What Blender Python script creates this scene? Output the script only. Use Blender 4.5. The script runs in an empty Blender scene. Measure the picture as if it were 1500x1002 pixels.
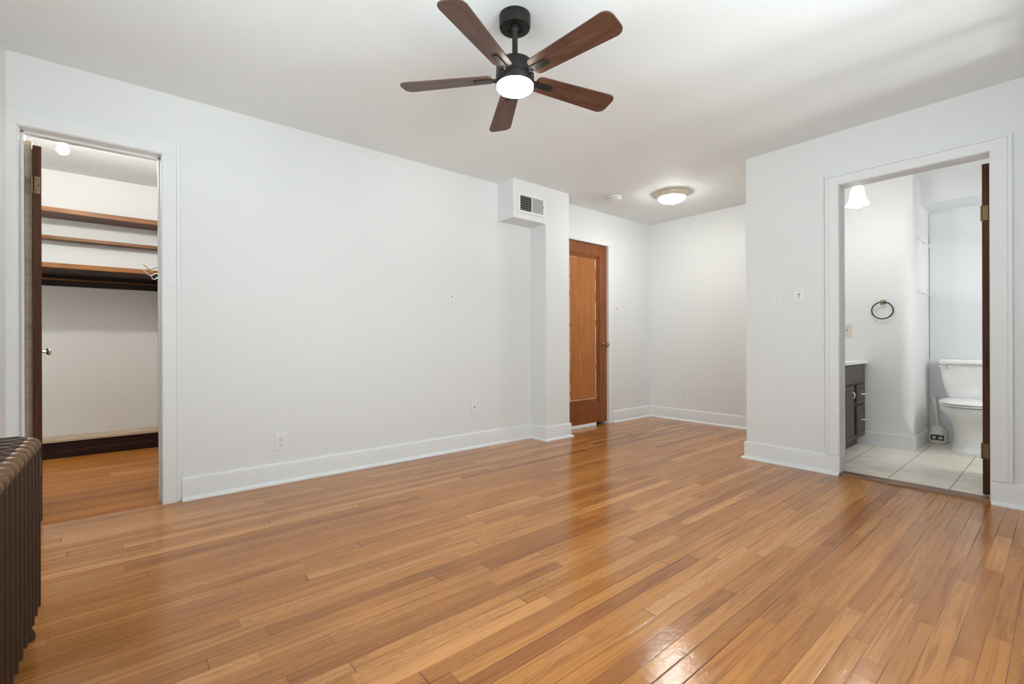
import bpy, bmesh, math, random
from mathutils import Vector, Matrix
random.seed(7)
PI = math.pi
SC = bpy.context.scene
COL = SC.collection

# ------------------------------------------------------------------ camera
CAM_H = 0.95
HC = 2.427                      # room ceiling height
yaw = math.atan2(815, 677)
ROLL = 0.0031
fw = Vector((math.cos(yaw), math.sin(yaw), 0))
rt = Vector((math.sin(yaw), -math.cos(yaw), 0))
up = Vector((0, 0, 1))
r2 = (rt - ROLL * up).normalized()
u2 = (up + ROLL * rt).normalized()
cd = bpy.data.cameras.new('camera')
cam = bpy.data.objects.new('camera', cd)
COL.objects.link(cam)
m = Matrix.Identity(4)
for i in range(3):
    m[i][0] = r2[i]; m[i][1] = u2[i]; m[i][2] = -fw[i]
m[0][3], m[1][3], m[2][3] = 0, 0, CAM_H
cam.matrix_world = m
cd.sensor_width = 36
cd.lens = 677 / 1500 * 36
cd.shift_y = -0.3 / 1500
cd.clip_start = 0.05
SC.camera = cam

# ------------------------------------------------------------------ view + world + daylight
SC.view_settings.view_transform = 'Standard'
SC.view_settings.look = 'None'
SC.view_settings.gamma = 1
SC.view_settings.use_curve_mapping = False
SC.view_settings.exposure = 0.12
SC.cycles.max_bounces = 14
SC.cycles.diffuse_bounces = 8
SC.cycles.glossy_bounces = 5
SC.cycles.sample_clamp_indirect = 6
w = bpy.data.worlds.new('sky'); SC.world = w
w.use_nodes = True
bg = w.node_tree.nodes['Background']
bg.inputs[0].default_value = (0.80, 0.90, 1.0, 1)
bg.inputs[1].default_value = 0.6


def area(name, loc, direction, sx, sy, power, color):
    l = bpy.data.lights.new(name, 'AREA')
    l.shape = 'RECTANGLE'; l.size = sx; l.size_y = sy
    l.energy = power; l.color = color
    o = bpy.data.objects.new(name, l)
    COL.objects.link(o)
    o.location = loc
    o.rotation_euler = Vector(direction).to_track_quat('-Z', 'Y').to_euler()
    return o


# daylight entering through the windows (in the walls behind and beside the camera): skylight coming
# down, and upward lamps added there to brighten the ceiling
SKY = (0.86, 0.955, 0.985)
area('daylight_back_window', (1.35, -0.40, 1.50), (-0.05, 1, -0.12), 1.4, 1.25, 16, SKY)
area('ceiling_fill_back_window', (1.35, -0.40, 1.45), (0.0, 1, 0.85), 1.4, 1.1, 33, SKY)
area('daylight_side_window', (-0.56, 1.00, 1.45), (1, 0, 0.05), 1.1, 1.25, 9, SKY)
area('ceiling_fill_side_window', (-0.56, 1.00, 1.40), (1, 0.1, 0.75), 1.1, 1.1, 22, SKY)
# sunlit paving far outside the narrow window throws soft streaks on the ceiling past its bars
area('sunlit_paving', (3.2, -3.2, 0.25), (-0.05, 0.92, 0.55), 0.44, 0.38, 52, (0.95, 0.98, 0.94))
area('daylight_bathroom_window', (4.98, -0.44, 1.45), (-0.05, 1, -0.45), 0.6, 0.85, 11.5, (0.97, 0.985, 1.0))


# ------------------------------------------------------------------ mesh helpers
class MB:
    def __init__(s):
        s.bm = bmesh.new()

    def box(s, x0, x1, y0, y1, z0, z1, bevel=0, seg=2, M=None):
        a = bmesh.ops.create_cube(s.bm, size=1)
        vs = a['verts']
        for v in vs:
            v.co = Vector(((x0 + x1) / 2 + v.co.x * (x1 - x0), (y0 + y1) / 2 + v.co.y * (y1 - y0), (z0 + z1) / 2 + v.co.z * (z1 - z0)))
            if M is not None:
                v.co = M @ v.co
        if bevel:
            es = list({e for v in vs for e in v.link_edges})
            bmesh.ops.bevel(s.bm, geom=es, offset=bevel, segments=seg, affect='EDGES', profile=0.5)
        return s

    def loft(s, rings, cap0=True, cap1=True, closed=True):
        prev = None; first = None
        for r in rings:
            vs = [s.bm.verts.new(p) for p in r]
            if prev:
                n = len(vs)
                for i in range(n if closed else n - 1):
                    j = (i + 1) % n
                    s.bm.faces.new((prev[i], prev[j], vs[j], vs[i]))
            else:
                first = vs
            prev = vs
        if cap0:
            s.bm.faces.new(list(reversed(first)))
        if cap1:
            s.bm.faces.new(prev)
        return s

    def lathe(s, prof, c=(0, 0, 0), axis='z', n=40, M=None):
        """prof: list of (radius, height)"""
        rings = []
        for r, h in prof:
            ring = []
            for k in range(n):
                a = 2 * PI * k / n
                p = Vector((max(r, 1e-4) * math.cos(a), max(r, 1e-4) * math.sin(a), h))
                if axis == 'y':
                    p = Vector((p.x, h, p.y))
                elif axis == '-y':
                    p = Vector((p.x, -h, p.y))
                elif axis == '-x':
                    p = Vector((-h, p.x, p.y))
                elif axis == 'x':
                    p = Vector((h, p.x, p.y))
                if M is not None:
                    p = M @ p
                ring.append(p + Vector(c))
            rings.append(ring)
        return s.loft(rings)

    def tube(s, pts, r, n=10, closed=False):
        pts = [Vector(p) for p in pts]
        N = len(pts)
        rad = r if isinstance(r, (list, tuple)) else [r] * N
        rings = []
        ref = None
        for i, p in enumerate(pts):
            if closed:
                t = (pts[(i + 1) % N] - pts[i - 1]).normalized()
            else:
                t = (pts[min(i + 1, N - 1)] - pts[max(i - 1, 0)]).normalized()
            if ref is None:
                ref = Vector((0, 0, 1)) if abs(t.z) < 0.9 else Vector((1, 0, 0))
            a = (ref - t * ref.dot(t)).normalized()
            ref = a
            b = t.cross(a)
            rings.append([p + (a * math.cos(2 * PI * k / n) + b * math.sin(2 * PI * k / n)) * rad[i] for k in range(n)])
        if closed:
            rings.append(rings[0])
            s.loft(rings, False, False)
            bmesh.ops.remove_doubles(s.bm, verts=s.bm.verts, dist=1e-6)
        else:
            s.loft(rings)
        return s

    def prism(s, pts2, a0, a1, plane='xz', bevel=0, seg=2):
        """outline extruded: plane xz -> along y, xy -> along z, yz -> along x"""
        def mk(p, a):
            if plane == 'xz':
                return Vector((p[0], a, p[1]))
            if plane == 'xy':
                return Vector((p[0], p[1], a))
            return Vector((a, p[0], p[1]))
        before = set(s.bm.verts)
        s.loft([[mk(p, a0) for p in pts2], [mk(p, a1) for p in pts2]])
        if bevel:
            new = [v for v in s.bm.verts if v not in before]
            es = list({e for v in new for e in v.link_edges})
            bmesh.ops.bevel(s.bm, geom=es, offset=bevel, segments=seg, affect='EDGES', profile=0.5)
        return s

    def build(s, name, mat, parent=None, smooth=False, loc=None, ang=40):
        bmesh.ops.recalc_face_normals(s.bm, faces=s.bm.faces)
        me = bpy.data.meshes.new(name)
        if loc is not None:
            bmesh.ops.translate(s.bm, vec=-Vector(loc), verts=s.bm.verts)
        s.bm.to_mesh(me); s.bm.free()
        if mat is not None:
            me.materials.append(mat)
        if smooth:
            for p in me.polygons:
                p.use_smooth = True
            me.set_sharp_from_angle(angle=math.radians(ang))
        o = bpy.data.objects.new(name, me)
        COL.objects.link(o)
        if loc is not None:
            o.location = loc
        if parent is not None:
            o.parent = parent
            # children are written in world coordinates: undo the parent's placement
            pm = parent.matrix_basis.copy()
            q = parent
            while q.parent is not None:
                pm = q.parent.matrix_basis @ q.matrix_parent_inverse @ pm
                q = q.parent
            o.matrix_parent_inverse = pm.inverted()
        return o


def tag(o, label=None, cat=None, group=None, kind=None):
    if label: o['label'] = label
    if cat: o['category'] = cat
    if group: o['group'] = group
    if kind: o['kind'] = kind
    return o


def thing(name, loc, label, cat, group=None):
    o = bpy.data.objects.new(name, None)
    COL.objects.link(o)
    o.location = loc
    o.empty_display_size = 0.05
    return tag(o, label, cat, group)


def struct(o, label=None):
    o['kind'] = 'structure'
    if label:
        o['label'] = label
    return o


# ------------------------------------------------------------------ materials
def nmat(name):
    mt = bpy.data.materials.new(name); mt.use_nodes = True
    nt = mt.node_tree
    return mt, nt, nt.nodes['Principled BSDF']


def N(nt, typ, **kw):
    n = nt.nodes.new(typ)
    for k, v in kw.items():
        if k == 'inputs':
            for kk, vv in v.items():
                n.inputs[kk].default_value = vv
        else:
            setattr(n, k, v)
    return n


def math_node(nt, op, a, b=None):
    n = nt.nodes.new('ShaderNodeMath'); n.operation = op
    for i, v in enumerate((a, b)):
        if v is None: continue
        if isinstance(v, (int, float)):
            n.inputs[i].default_value = v
        else:
            nt.links.new(v, n.inputs[i])
    return n.outputs[0]


def ramp(nt, fac, stops):
    r = nt.nodes.new('ShaderNodeValToRGB')
    el = r.color_ramp.elements
    el[0].position, el[0].color = stops[0][0], (*stops[0][1], 1)
    el[1].position, el[1].color = stops[-1][0], (*stops[-1][1], 1)
    for p, c in stops[1:-1]:
        e = el.new(p); e.color = (*c, 1)
    nt.links.new(fac, r.inputs[0])
    return r.outputs[0]


def mixc(nt, fac, a, b, typ='MIX'):
    n = nt.nodes.new('ShaderNodeMix'); n.data_type = 'RGBA'; n.blend_type = typ
    for i, v in ((0, fac), (6, a), (7, b)):
        if isinstance(v, (int, float)):
            n.inputs[i].default_value = v
        elif isinstance(v, tuple):
            n.inputs[i].default_value = (*v, 1) if len(v) == 3 else v
        else:
            nt.links.new(v, n.inputs[i])
    return n.outputs[2]


def plain(name, color, rough=0.5, metal=0.0, bump=0, bscale=40, bdist=0.002, spec=0.5, coat=0):
    mt, nt, b = nmat(name)
    b.inputs['Base Color'].default_value = (*color, 1)
    b.inputs['Roughness'].default_value = rough
    b.inputs['Metallic'].default_value = metal
    b.inputs['Specular IOR Level'].default_value = spec
    if coat:
        b.inputs['Coat Weight'].default_value = coat
        b.inputs['Coat Roughness'].default_value = 0.1
    tc = N(nt, 'ShaderNodeTexCoord')
    no = N(nt, 'ShaderNodeTexNoise', inputs={'Scale': bscale, 'Detail': 4.0, 'Roughness': 0.55})
    nt.links.new(tc.outputs['Object'], no.inputs['Vector'])
    # slight tone variation of the material itself
    c = mixc(nt, no.outputs['Fac'], tuple(x * 0.97 for x in color), tuple(min(1, x * 1.03) for x in color))
    nt.links.new(c, b.inputs['Base Color'])
    if bump:
        bp = N(nt, 'ShaderNodeBump', inputs={'Strength': bump, 'Distance': bdist})
        nt.links.new(no.outputs['Fac'], bp.inputs['Height'])
        nt.links.new(bp.outputs[0], b.inputs['Normal'])
    return mt


def plaster(name, color, rough, amount, scale):
    """hand-trowelled plaster: swirly ridges over fine orange peel"""
    mt, nt, b = nmat(name)
    b.inputs['Base Color'].default_value = (*color, 1)
    b.inputs['Roughness'].default_value = rough
    b.inputs['Specular IOR Level'].default_value = 0.3
    tc = N(nt, 'ShaderNodeTexCoord')
    n1 = N(nt, 'ShaderNodeTexNoise', inputs={'Scale': scale, 'Detail': 5.0, 'Roughness': 0.6, 'Distortion': 1.6})
    n2 = N(nt, 'ShaderNodeTexNoise', inputs={'Scale': scale * 6, 'Detail': 2.0})
    nt.links.new(tc.outputs['Object'], n1.inputs['Vector'])
    nt.links.new(tc.outputs['Object'], n2.inputs['Vector'])
    ridge = math_node(nt, 'ABSOLUTE', math_node(nt, 'SUBTRACT', n1.outputs['Fac'], 0.5))
    hgt = math_node(nt, 'ADD', math_node(nt, 'MULTIPLY', ridge, -2.5), math_node(nt, 'MULTIPLY', n2.outputs['Fac'], 0.25))
    bp = N(nt, 'ShaderNodeBump', inputs={'Strength': amount, 'Distance': 0.006})
    nt.links.new(hgt, bp.inputs['Height'])
    nt.links.new(bp.outputs[0], b.inputs['Normal'])
    return mt


def glow(name, color, strength):
    mt, nt, b = nmat(name)
    b.inputs['Base Color'].default_value = (0.9, 0.9, 0.9, 1)
    b.inputs['Emission Color'].default_value = (*color, 1)
    b.inputs['Emission Strength'].default_value = strength
    b.inputs['Roughness'].default_value = 0.3
    return mt


def wood(name, dark, mid, light, axis='z', rough=0.35, scale=1.0, coat=0.0, stretch=14, spec=0.5):
    mt, nt, b = nmat(name)
    tc = N(nt, 'ShaderNodeTexCoord')
    mp = N(nt, 'ShaderNodeMapping')
    s = [stretch * scale] * 3
    s['xyz'.index(axis)] = scale
    mp.inputs['Scale'].default_value = s
    nt.links.new(tc.outputs['Object'], mp.inputs['Vector'])
    n1 = N(nt, 'ShaderNodeTexNoise', inputs={'Scale': 1.6, 'Detail': 6.0, 'Roughness': 0.6, 'Distortion': 0.7})
    nt.links.new(mp.outputs[0], n1.inputs['Vector'])
    n2 = N(nt, 'ShaderNodeTexNoise', inputs={'Scale': 14.0, 'Detail': 3.0, 'Roughness': 0.6})
    nt.links.new(mp.outputs[0], n2.inputs['Vector'])
    f = math_node(nt, 'ADD', math_node(nt, 'MULTIPLY', n1.outputs['Fac'], 0.75), math_node(nt, 'MULTIPLY', n2.outputs['Fac'], 0.25))
    c = ramp(nt, f, [(0.32, dark), (0.5, mid), (0.68, light)])
    nt.links.new(c, b.inputs['Base Color'])
    b.inputs['Roughness'].default_value = rough
    b.inputs['Specular IOR Level'].default_value = spec
    if coat:
        b.inputs['Coat Weight'].default_value = coat
        b.inputs['Coat Roughness'].default_value = 0.12
    bp = N(nt, 'ShaderNodeBump', inputs={'Strength': 0.12, 'Distance': 0.001})
    nt.links.new(f, bp.inputs['Height'])
    nt.links.new(bp.outputs[0], b.inputs['Normal'])
    return mt


def strip_floor(name, sheen=0.48, tint=(1.06, 1.01, 1.0), r0=0.085):
    """2 1/4 inch oak strips laid along x, random lengths, dark open joints, satin varnish"""
    mt, nt, b = nmat(name)
    L = nt.links
    tc = N(nt, 'ShaderNodeTexCoord')
    sp = N(nt, 'ShaderNodeSeparateXYZ')
    L.new(tc.outputs['Object'], sp.inputs[0])
    X, Y = sp.outputs[0], sp.outputs[1]
    W = 0.057
    ry = math_node(nt, 'DIVIDE', Y, W)
    row = math_node(nt, 'FLOOR', ry)
    fy = math_node(nt, 'FRACT', ry)
    wn = N(nt, 'ShaderNodeTexWhiteNoise', noise_dimensions='1D')
    L.new(row, wn.inputs['W'])
    # board length differs per row, and is warped along the row
    wn2 = N(nt, 'ShaderNodeTexWhiteNoise', noise_dimensions='1D')
    L.new(math_node(nt, 'ADD', row, 311.7), wn2.inputs['W'])
    inv = math_node(nt, 'ADD', math_node(nt, 'MULTIPLY', wn2.outputs[0], 0.75), 0.55)
    xs = math_node(nt, 'ADD', math_node(nt, 'MULTIPLY', X, inv), math_node(nt, 'MULTIPLY', wn.outputs[0], 17.0))
    wob = N(nt, 'ShaderNodeTexNoise', noise_dimensions='1D', inputs={'Scale': 1.0, 'Detail': 0.0})
    L.new(math_node(nt, 'ADD', xs, math_node(nt, 'MULTIPLY', row, 13.37)), wob.inputs['W'])
    xs = math_node(nt, 'ADD', xs, math_node(nt, 'MULTIPLY', wob.outputs[0], 0.9))
    colid = math_node(nt, 'FLOOR', xs)
    fx = math_node(nt, 'FRACT', xs)
    cmb = N(nt, 'ShaderNodeCombineXYZ')
    L.new(row, cmb.inputs[0]); L.new(colid, cmb.inputs[1])
    bid = N(nt, 'ShaderNodeTexWhiteNoise', noise_dimensions='2D')
    L.new(cmb.outputs[0], bid.inputs['Vector'])
    rnd = bid.outputs['Value']
    sepc = N(nt, 'ShaderNodeSeparateColor')
    L.new(bid.outputs['Color'], sepc.inputs[0])
    rndb = sepc.outputs[1]
    # grain coordinates: offset per board
    gx = math_node(nt, 'ADD', math_node(nt, 'MULTIPLY', X, 2.2), math_node(nt, 'MULTIPLY', rnd, 91.0))
    gy = math_node(nt, 'ADD', math_node(nt, 'MULTIPLY', Y, 55.0), math_node(nt, 'MULTIPLY', rndb, 53.0))
    gv = N(nt, 'ShaderNodeCombineXYZ')
    L.new(gx, gv.inputs[0]); L.new(gy, gv.inputs[1])
    g1 = N(nt, 'ShaderNodeTexNoise', noise_dimensions='2D', inputs={'Scale': 1.0, 'Detail': 5.0, 'Roughness': 0.62, 'Distortion': 0.8})
    L.new(gv.outputs[0], g1.inputs['Vector'])
    # cathedral figure: contour lines of a slow field
    cx = math_node(nt, 'ADD', math_node(nt, 'MULTIPLY', X, 3.0), math_node(nt, 'MULTIPLY', rndb, 37.0))
    cy = math_node(nt, 'ADD', math_node(nt, 'MULTIPLY', Y, 16.0), math_node(nt, 'MULTIPLY', rnd, 71.0))
    cv = N(nt, 'ShaderNodeCombineXYZ')
    L.new(cx, cv.inputs[0]); L.new(cy, cv.inputs[1])
    g2 = N(nt, 'ShaderNodeTexNoise', noise_dimensions='2D', inputs={'Scale': 1.0, 'Detail': 1.0, 'Distortion': 0.3})
    L.new(cv.outputs[0], g2.inputs['Vector'])
    ring = math_node(nt, 'FRACT', math_node(nt, 'MULTIPLY', g2.outputs['Fac'], 17.0))
    ring = math_node(nt, 'POWER', ring, 2.5)
    figured = math_node(nt, 'GREATER_THAN', rndb, 0.45)
    fig = math_node(nt, 'MULTIPLY', ring, math_node(nt, 'MULTIPLY', figured, 0.36))
    # base tone per board
    base = ramp(nt, rnd, [(0.0, (0.300, 0.116, 0.030)), (0.15, (0.370, 0.152, 0.039)), (0.5, (0.425, 0.182, 0.044)),
                          (0.85, (0.470, 0.214, 0.062)), (1.0, (0.550, 0.272, 0.092))])
    graincol = ramp(nt, g1.outputs['Fac'], [(0.30, (0.70, 0.63, 0.57)), (0.52, (1.0, 1.0, 1.0)), (0.72, (1.12, 1.12, 1.10))])
    c = mixc(nt, 1.0, base, graincol, 'MULTIPLY')
    c = mixc(nt, fig, c, (0.17, 0.075, 0.03), 'MIX')
    # worn patches
    wp = N(nt, 'ShaderNodeTexNoise', noise_dimensions='2D', inputs={'Scale': 0.9, 'Detail': 3.0})
    L.new(tc.outputs['Object'], wp.inputs['Vector'])
    c = mixc(nt, 1.0, c, ramp(nt, wp.outputs['Fac'], [(0.3, (0.88, 0.86, 0.84)), (0.7, (1.08, 1.08, 1.08))]), 'MULTIPLY')
    # joints
    jw = N(nt, 'ShaderNodeTexNoise', noise_dimensions='2D', inputs={'Scale': 1.0, 'Detail': 2.0})
    jv = N(nt, 'ShaderNodeCombineXYZ')
    L.new(math_node(nt, 'MULTIPLY', X, 1.3), jv.inputs[0]); L.new(math_node(nt, 'MULTIPLY', row, 3.3), jv.inputs[1])
    L.new(jv.outputs[0], jw.inputs['Vector'])
    edge = math_node(nt, 'MINIMUM', fy, math_node(nt, 'SUBTRACT', 1.0, fy))
    gapw = math_node(nt, 'ADD', 0.010, math_node(nt, 'MULTIPLY', math_node(nt, 'POWER', jw.outputs['Fac'], 3.0), 0.14))
    jy = math_node(nt, 'SUBTRACT', 1.0, math_node(nt, 'SMOOTH_MIN', math_node(nt, 'DIVIDE', edge, gapw), 1.0))
    jy = math_node(nt, 'MAXIMUM', jy, 0.0)
    ex = math_node(nt, 'MINIMUM', fx, math_node(nt, 'SUBTRACT', 1.0, fx))
    jx = math_node(nt, 'LESS_THAN', ex, 0.0012)
    jx = math_node(nt, 'MULTIPLY', jx, 0.8)
    jt = math_node(nt, 'MAXIMUM', jy, jx)
    strength = math_node(nt, 'MINIMUM', math_node(nt, 'MAXIMUM', math_node(nt, 'MULTIPLY', math_node(nt, 'SUBTRACT', jw.outputs['Fac'], 0.34), 3.6), 0.15), 1.0)
    jt2 = math_node(nt, 'MULTIPLY', jt, strength)
    c = mixc(nt, jt2, c, (0.035, 0.016, 0.008), 'MIX')
    c = mixc(nt, 1.0, c, tint, 'MULTIPLY')
    L.new(c, b.inputs['Base Color'])
    # varnish
    rn = N(nt, 'ShaderNodeTexNoise', noise_dimensions='2D', inputs={'Scale': 3.0, 'Detail': 3.0})
    L.new(tc.outputs['Object'], rn.inputs['Vector'])
    rgh = math_node(nt, 'ADD', r0, math_node(nt, 'MULTIPLY', rn.outputs['Fac'], 0.18))
    L.new(rgh, b.inputs['Roughness'])
    b.inputs['Specular IOR Level'].default_value = sheen
    wv = N(nt, 'ShaderNodeTexNoise', noise_dimensions='2D', inputs={'Scale': 38.0, 'Detail': 4.0})
    L.new(tc.outputs['Object'], wv.inputs['Vector'])
    hgt = math_node(nt, 'ADD', math_node(nt, 'MULTIPLY', wv.outputs['Fac'], 0.55),
                    math_node(nt, 'ADD', math_node(nt, 'MULTIPLY', g1.outputs['Fac'], 0.22),
                              math_node(nt, 'MULTIPLY', rnd, 0.15)))
    hgt = math_node(nt, 'SUBTRACT', hgt, math_node(nt, 'MULTIPLY', jt2, 0.3))
    bp = N(nt, 'ShaderNodeBump', inputs={'Strength': 0.36, 'Distance': 0.0020})
    L.new(hgt, bp.inputs['Height'])
    L.new(bp.outputs[0], b.inputs['Normal'])
    return mt


def tile_floor(name, ox, oy, T):
    mt, nt, b = nmat(name)
    L = nt.links
    tc = N(nt, 'ShaderNodeTexCoord')
    sp = N(nt, 'ShaderNodeSeparateXYZ')
    L.new(tc.outputs['Object'], sp.inputs[0])
    tx = math_node(nt, 'DIVIDE', math_node(nt, 'SUBTRACT', sp.outputs[0], ox), T)
    ty = math_node(nt, 'DIVIDE', math_node(nt, 'SUBTRACT', sp.outputs[1], oy), T)
    fx = math_node(nt, 'FRACT', tx); fy = math_node(nt, 'FRACT', ty)
    ex = math_node(nt, 'MINIMUM', fx, math_node(nt, 'SUBTRACT', 1.0, fx))
    ey = math_node(nt, 'MINIMUM', fy, math_node(nt, 'SUBTRACT', 1.0, fy))
    e = math_node(nt, 'MINIMUM', math_node(nt, 'MULTIPLY', ex, 1.6), ey)
    g = math_node(nt, 'LESS_THAN', e, 0.011)
    cm = N(nt, 'ShaderNodeCombineXYZ')
    L.new(math_node(nt, 'FLOOR', tx), cm.inputs[0]); L.new(math_node(nt, 'FLOOR', ty), cm.inputs[1])
    wn = N(nt, 'ShaderNodeTexWhiteNoise', noise_dimensions='2D')
    L.new(cm.outputs[0], wn.inputs['Vector'])
    gv = N(nt, 'ShaderNodeCombineXYZ')
    L.new(math_node(nt, 'ADD', math_node(nt, 'MULTIPLY', sp.outputs[0], 26.0), math_node(nt, 'MULTIPLY', wn.outputs[0], 40.0)), gv.inputs[0])
    L.new(math_node(nt, 'MULTIPLY', sp.outputs[1], 4.0), gv.inputs[1])
    n1 = N(nt, 'ShaderNodeTexNoise', noise_dimensions='2D', inputs={'Scale': 1.0, 'Detail': 4.0, 'Roughness': 0.6, 'Distortion': 0.5})
    L.new(gv.outputs[0], n1.inputs['Vector'])
    c = ramp(nt, n1.outputs['Fac'], [(0.3, (0.74, 0.655, 0.53)), (0.5, (0.86, 0.80, 0.70)), (0.75, (0.89, 0.845, 0.765))])
    c = mixc(nt, g, c, (0.36, 0.30, 0.23))
    L.new(c, b.inputs['Base Color'])
    b.inputs['Roughness'].default_value = 0.35
    bp = N(nt, 'ShaderNodeBump', inputs={'Strength': 0.5, 'Distance': 0.002})
    L.new(math_node(nt, 'SUBTRACT', 1.0, g), bp.inputs['Height'])
    L.new(bp.outputs[0], b.inputs['Normal'])
    return mt


M_wall = plaster('wall_paint', (0.742, 0.757, 0.757), 0.6, 0.10, 9)
M_wallr = plaster('rough_wall_paint', (0.742, 0.757, 0.757), 0.55, 0.28, 13)
M_bathw = plaster('bathroom_plaster', (0.80, 0.80, 0.785), 0.55, 0.55, 16)
M_closw = plaster('closet_paint', (0.77, 0.755, 0.73), 0.6, 0.06, 9)
M_ceil = plaster('ceiling_paint', (0.80, 0.828, 0.832), 0.7, 0.20, 24)
M_trim = plain('trim_enamel', (0.76, 0.775, 0.775), 0.42, spec=0.2, bump=0.05, bscale=18)
M_floor = strip_floor('oak_strip_floor')
M_floorc = strip_floor('worn_closet_floor', 0.16, (1.14, 1.02, 0.78), 0.28)
M_tile = tile_floor('travertine_tile', 4.64, 0.485, 0.311)
M_door = wood('varnished_fir', (0.17, 0.046, 0.011), (0.23, 0.068, 0.017), (0.30, 0.100, 0.026), 'z', 0.34, 1.4, spec=0.35)
M_doorpanel = wood('varnished_fir_panel', (0.33, 0.112, 0.022), (0.385, 0.134, 0.028), (0.47, 0.185, 0.044), 'z', 0.34, 1.2, spec=0.35)
M_darkdoor = wood('dark_stained_door', (0.045, 0.016, 0.008), (0.080, 0.030, 0.015), (0.12, 0.048, 0.025), 'z', 0.5, 1.5, spec=0.15)
M_shelf = wood('closet_shelf_wood', (0.12, 0.038, 0.010), (0.20, 0.074, 0.017), (0.29, 0.116, 0.030), 'x', 0.42, 1.2, spec=0.3)
M_shelfb = wood('closet_shelf_board', (0.080, 0.026, 0.009), (0.13, 0.044, 0.013), (0.19, 0.070, 0.022), 'x', 0.45, 1.2, spec=0.3)
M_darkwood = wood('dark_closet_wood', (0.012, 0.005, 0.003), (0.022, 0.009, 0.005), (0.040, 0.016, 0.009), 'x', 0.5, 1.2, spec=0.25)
M_bare = wood('bare_pine', (0.42, 0.30, 0.19), (0.58, 0.45, 0.31), (0.68, 0.56, 0.42), 'x', 0.6, 1.2)
M_walnut = wood('walnut_blade', (0.040, 0.016, 0.009), (0.085, 0.035, 0.020), (0.135, 0.060, 0.034), 'x', 0.42, 2.4, stretch=9)
M_thresh = wood('threshold_oak', (0.10, 0.045, 0.022), (0.19, 0.09, 0.045), (0.30, 0.16, 0.09), 'y', 0.35, 1.4)
M_bronze = plain('matte_black_bronze', (0.022, 0.019, 0.017), 0.42, 0.55)
M_blk = plain('black_edge', (0.012, 0.010, 0.009), 0.5)
M_brass = plain('aged_brass', (0.52, 0.36, 0.15), 0.25, 1.0)
M_dbrass = plain('tarnished_brass', (0.20, 0.13, 0.065), 0.45, 0.8)
M_nickel = plain('satin_nickel', (0.82, 0.81, 0.79), 0.3, 0.85)
M_chrome = plain('chrome', (0.78, 0.78, 0.78), 0.12, 1.0)
M_iron = plain('painted_cast_iron', (0.045, 0.024, 0.014), 0.5, 0.0, spec=0.2, bump=0.35, bscale=60, bdist=0.002)
M_knobtone = plain('bronze_knob_tone', (0.15, 0.080, 0.036), 0.36, 0.5, bump=0.3, bscale=70)  # lighter bronze tone for the section top knobs
M_white = plain('white_plastic', (0.80, 0.80, 0.78), 0.35)
M_plate = plain('painted_wall_plate', (0.775, 0.785, 0.782), 0.4)
M_cream = plain('ivory_plastic', (0.70, 0.64, 0.52), 0.4)
M_hole = plain('dark_slot', (0.03, 0.03, 0.03), 0.6)
M_grey = plain('grey_damper_metal', (0.38, 0.38, 0.37), 0.5, 0.2)
M_duct = plain('dusty_louver_metal', (0.27, 0.26, 0.24), 0.55, 0.2)
M_porc = plain('white_porcelain', (0.84, 0.84, 0.83), 0.12, coat=0.3)
M_seat = plain('white_toilet_seat', (0.84, 0.84, 0.82), 0.2)
M_brush = plain('warm_white_plastic', (0.72, 0.70, 0.65), 0.4)
M_vanity = wood('grey_brown_cabinet', (0.040, 0.028, 0.021), (0.056, 0.041, 0.032), (0.078, 0.059, 0.047), 'z', 0.38, 1.5, spec=0.35)
M_counter = plain('white_counter', (0.84, 0.84, 0.83), 0.2)
M_ringbase = plain('cream_metal_ring', (0.66, 0.60, 0.47), 0.3, 0.35)
M_alu = plain('white_sweep', (0.86, 0.88, 0.92), 0.35)
M_caulk = plain('old_white_paint', (0.72, 0.66, 0.56), 0.6)

# ------------------------------------------------------------------ structure
YL, XR, XA, YRET = 3.41, 3.865, 5.115, 1.672
# floors
fl = MB()
fl.prism([(-0.47, -0.30), (3.93, -0.30), (3.93, YRET), (XA, YRET), (XA, YL + 0.14), (3.40, YL + 0.14), (3.40, YL), (-0.47, YL)], -0.08, 0.0, 'xy')
struct(fl.build('floor', M_floor), 'varnished oak strip floor of the room')
struct(MB().prism([(-0.47, YL), (0.215, YL), (0.215, 5.53), (-0.80, 5.53), (-0.80, YL + 0.14), (-0.47, YL + 0.14)], -0.08, 0.0, 'xy').build('floor_closet', M_floorc), 'worn golden strip floor of the closet')
struct(MB().box(3.93, 5.95, -0.40, 1.66, -0.08, 0.002).build('floor_bathroom', M_tile), 'cream tiled bathroom floor')
# ceilings
struct(MB().prism([(-0.60, -0.42), (3.985, -0.42), (3.985, YRET), (5.235, YRET), (5.235, YL + 0.14), (-0.60, YL + 0.14)], HC, HC + 0.08, 'xy').build('ceiling', M_ceil), 'white stippled ceiling of the room')
struct(MB().box(3.985, 5.99, -0.40, 1.60, 2.38, 2.46).build('ceiling_bathroom', M_wall), 'white ceiling of the bathroom')
struct(MB().box(-0.92, 0.335, 3.55, 5.65, HC, HC + 0.08).build('ceiling_closet', M_wall), 'white ceiling of the closet')

# left wall with closet opening and alcove door opening
cx0, cx1, cz = -0.43, 0.155, 2.06
ax0, ax1, az = 3.52, 4.272, 2.05
wl = MB()
wl.box(-0.59, cx0, YL, YL + 0.14, 0, HC)
wl.box(cx0, cx1, YL, YL + 0.14, cz, HC)
wl.box(cx1, ax0, YL, YL + 0.14, 0, HC)
wl.box(ax0, ax1, YL, YL + 0.14, az, HC)
wl.box(ax1, XA + 0.12, YL, YL + 0.14, 0, HC)
struct(wl.build('wall_left', M_wall), 'long white wall with the closet doorway')
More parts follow.
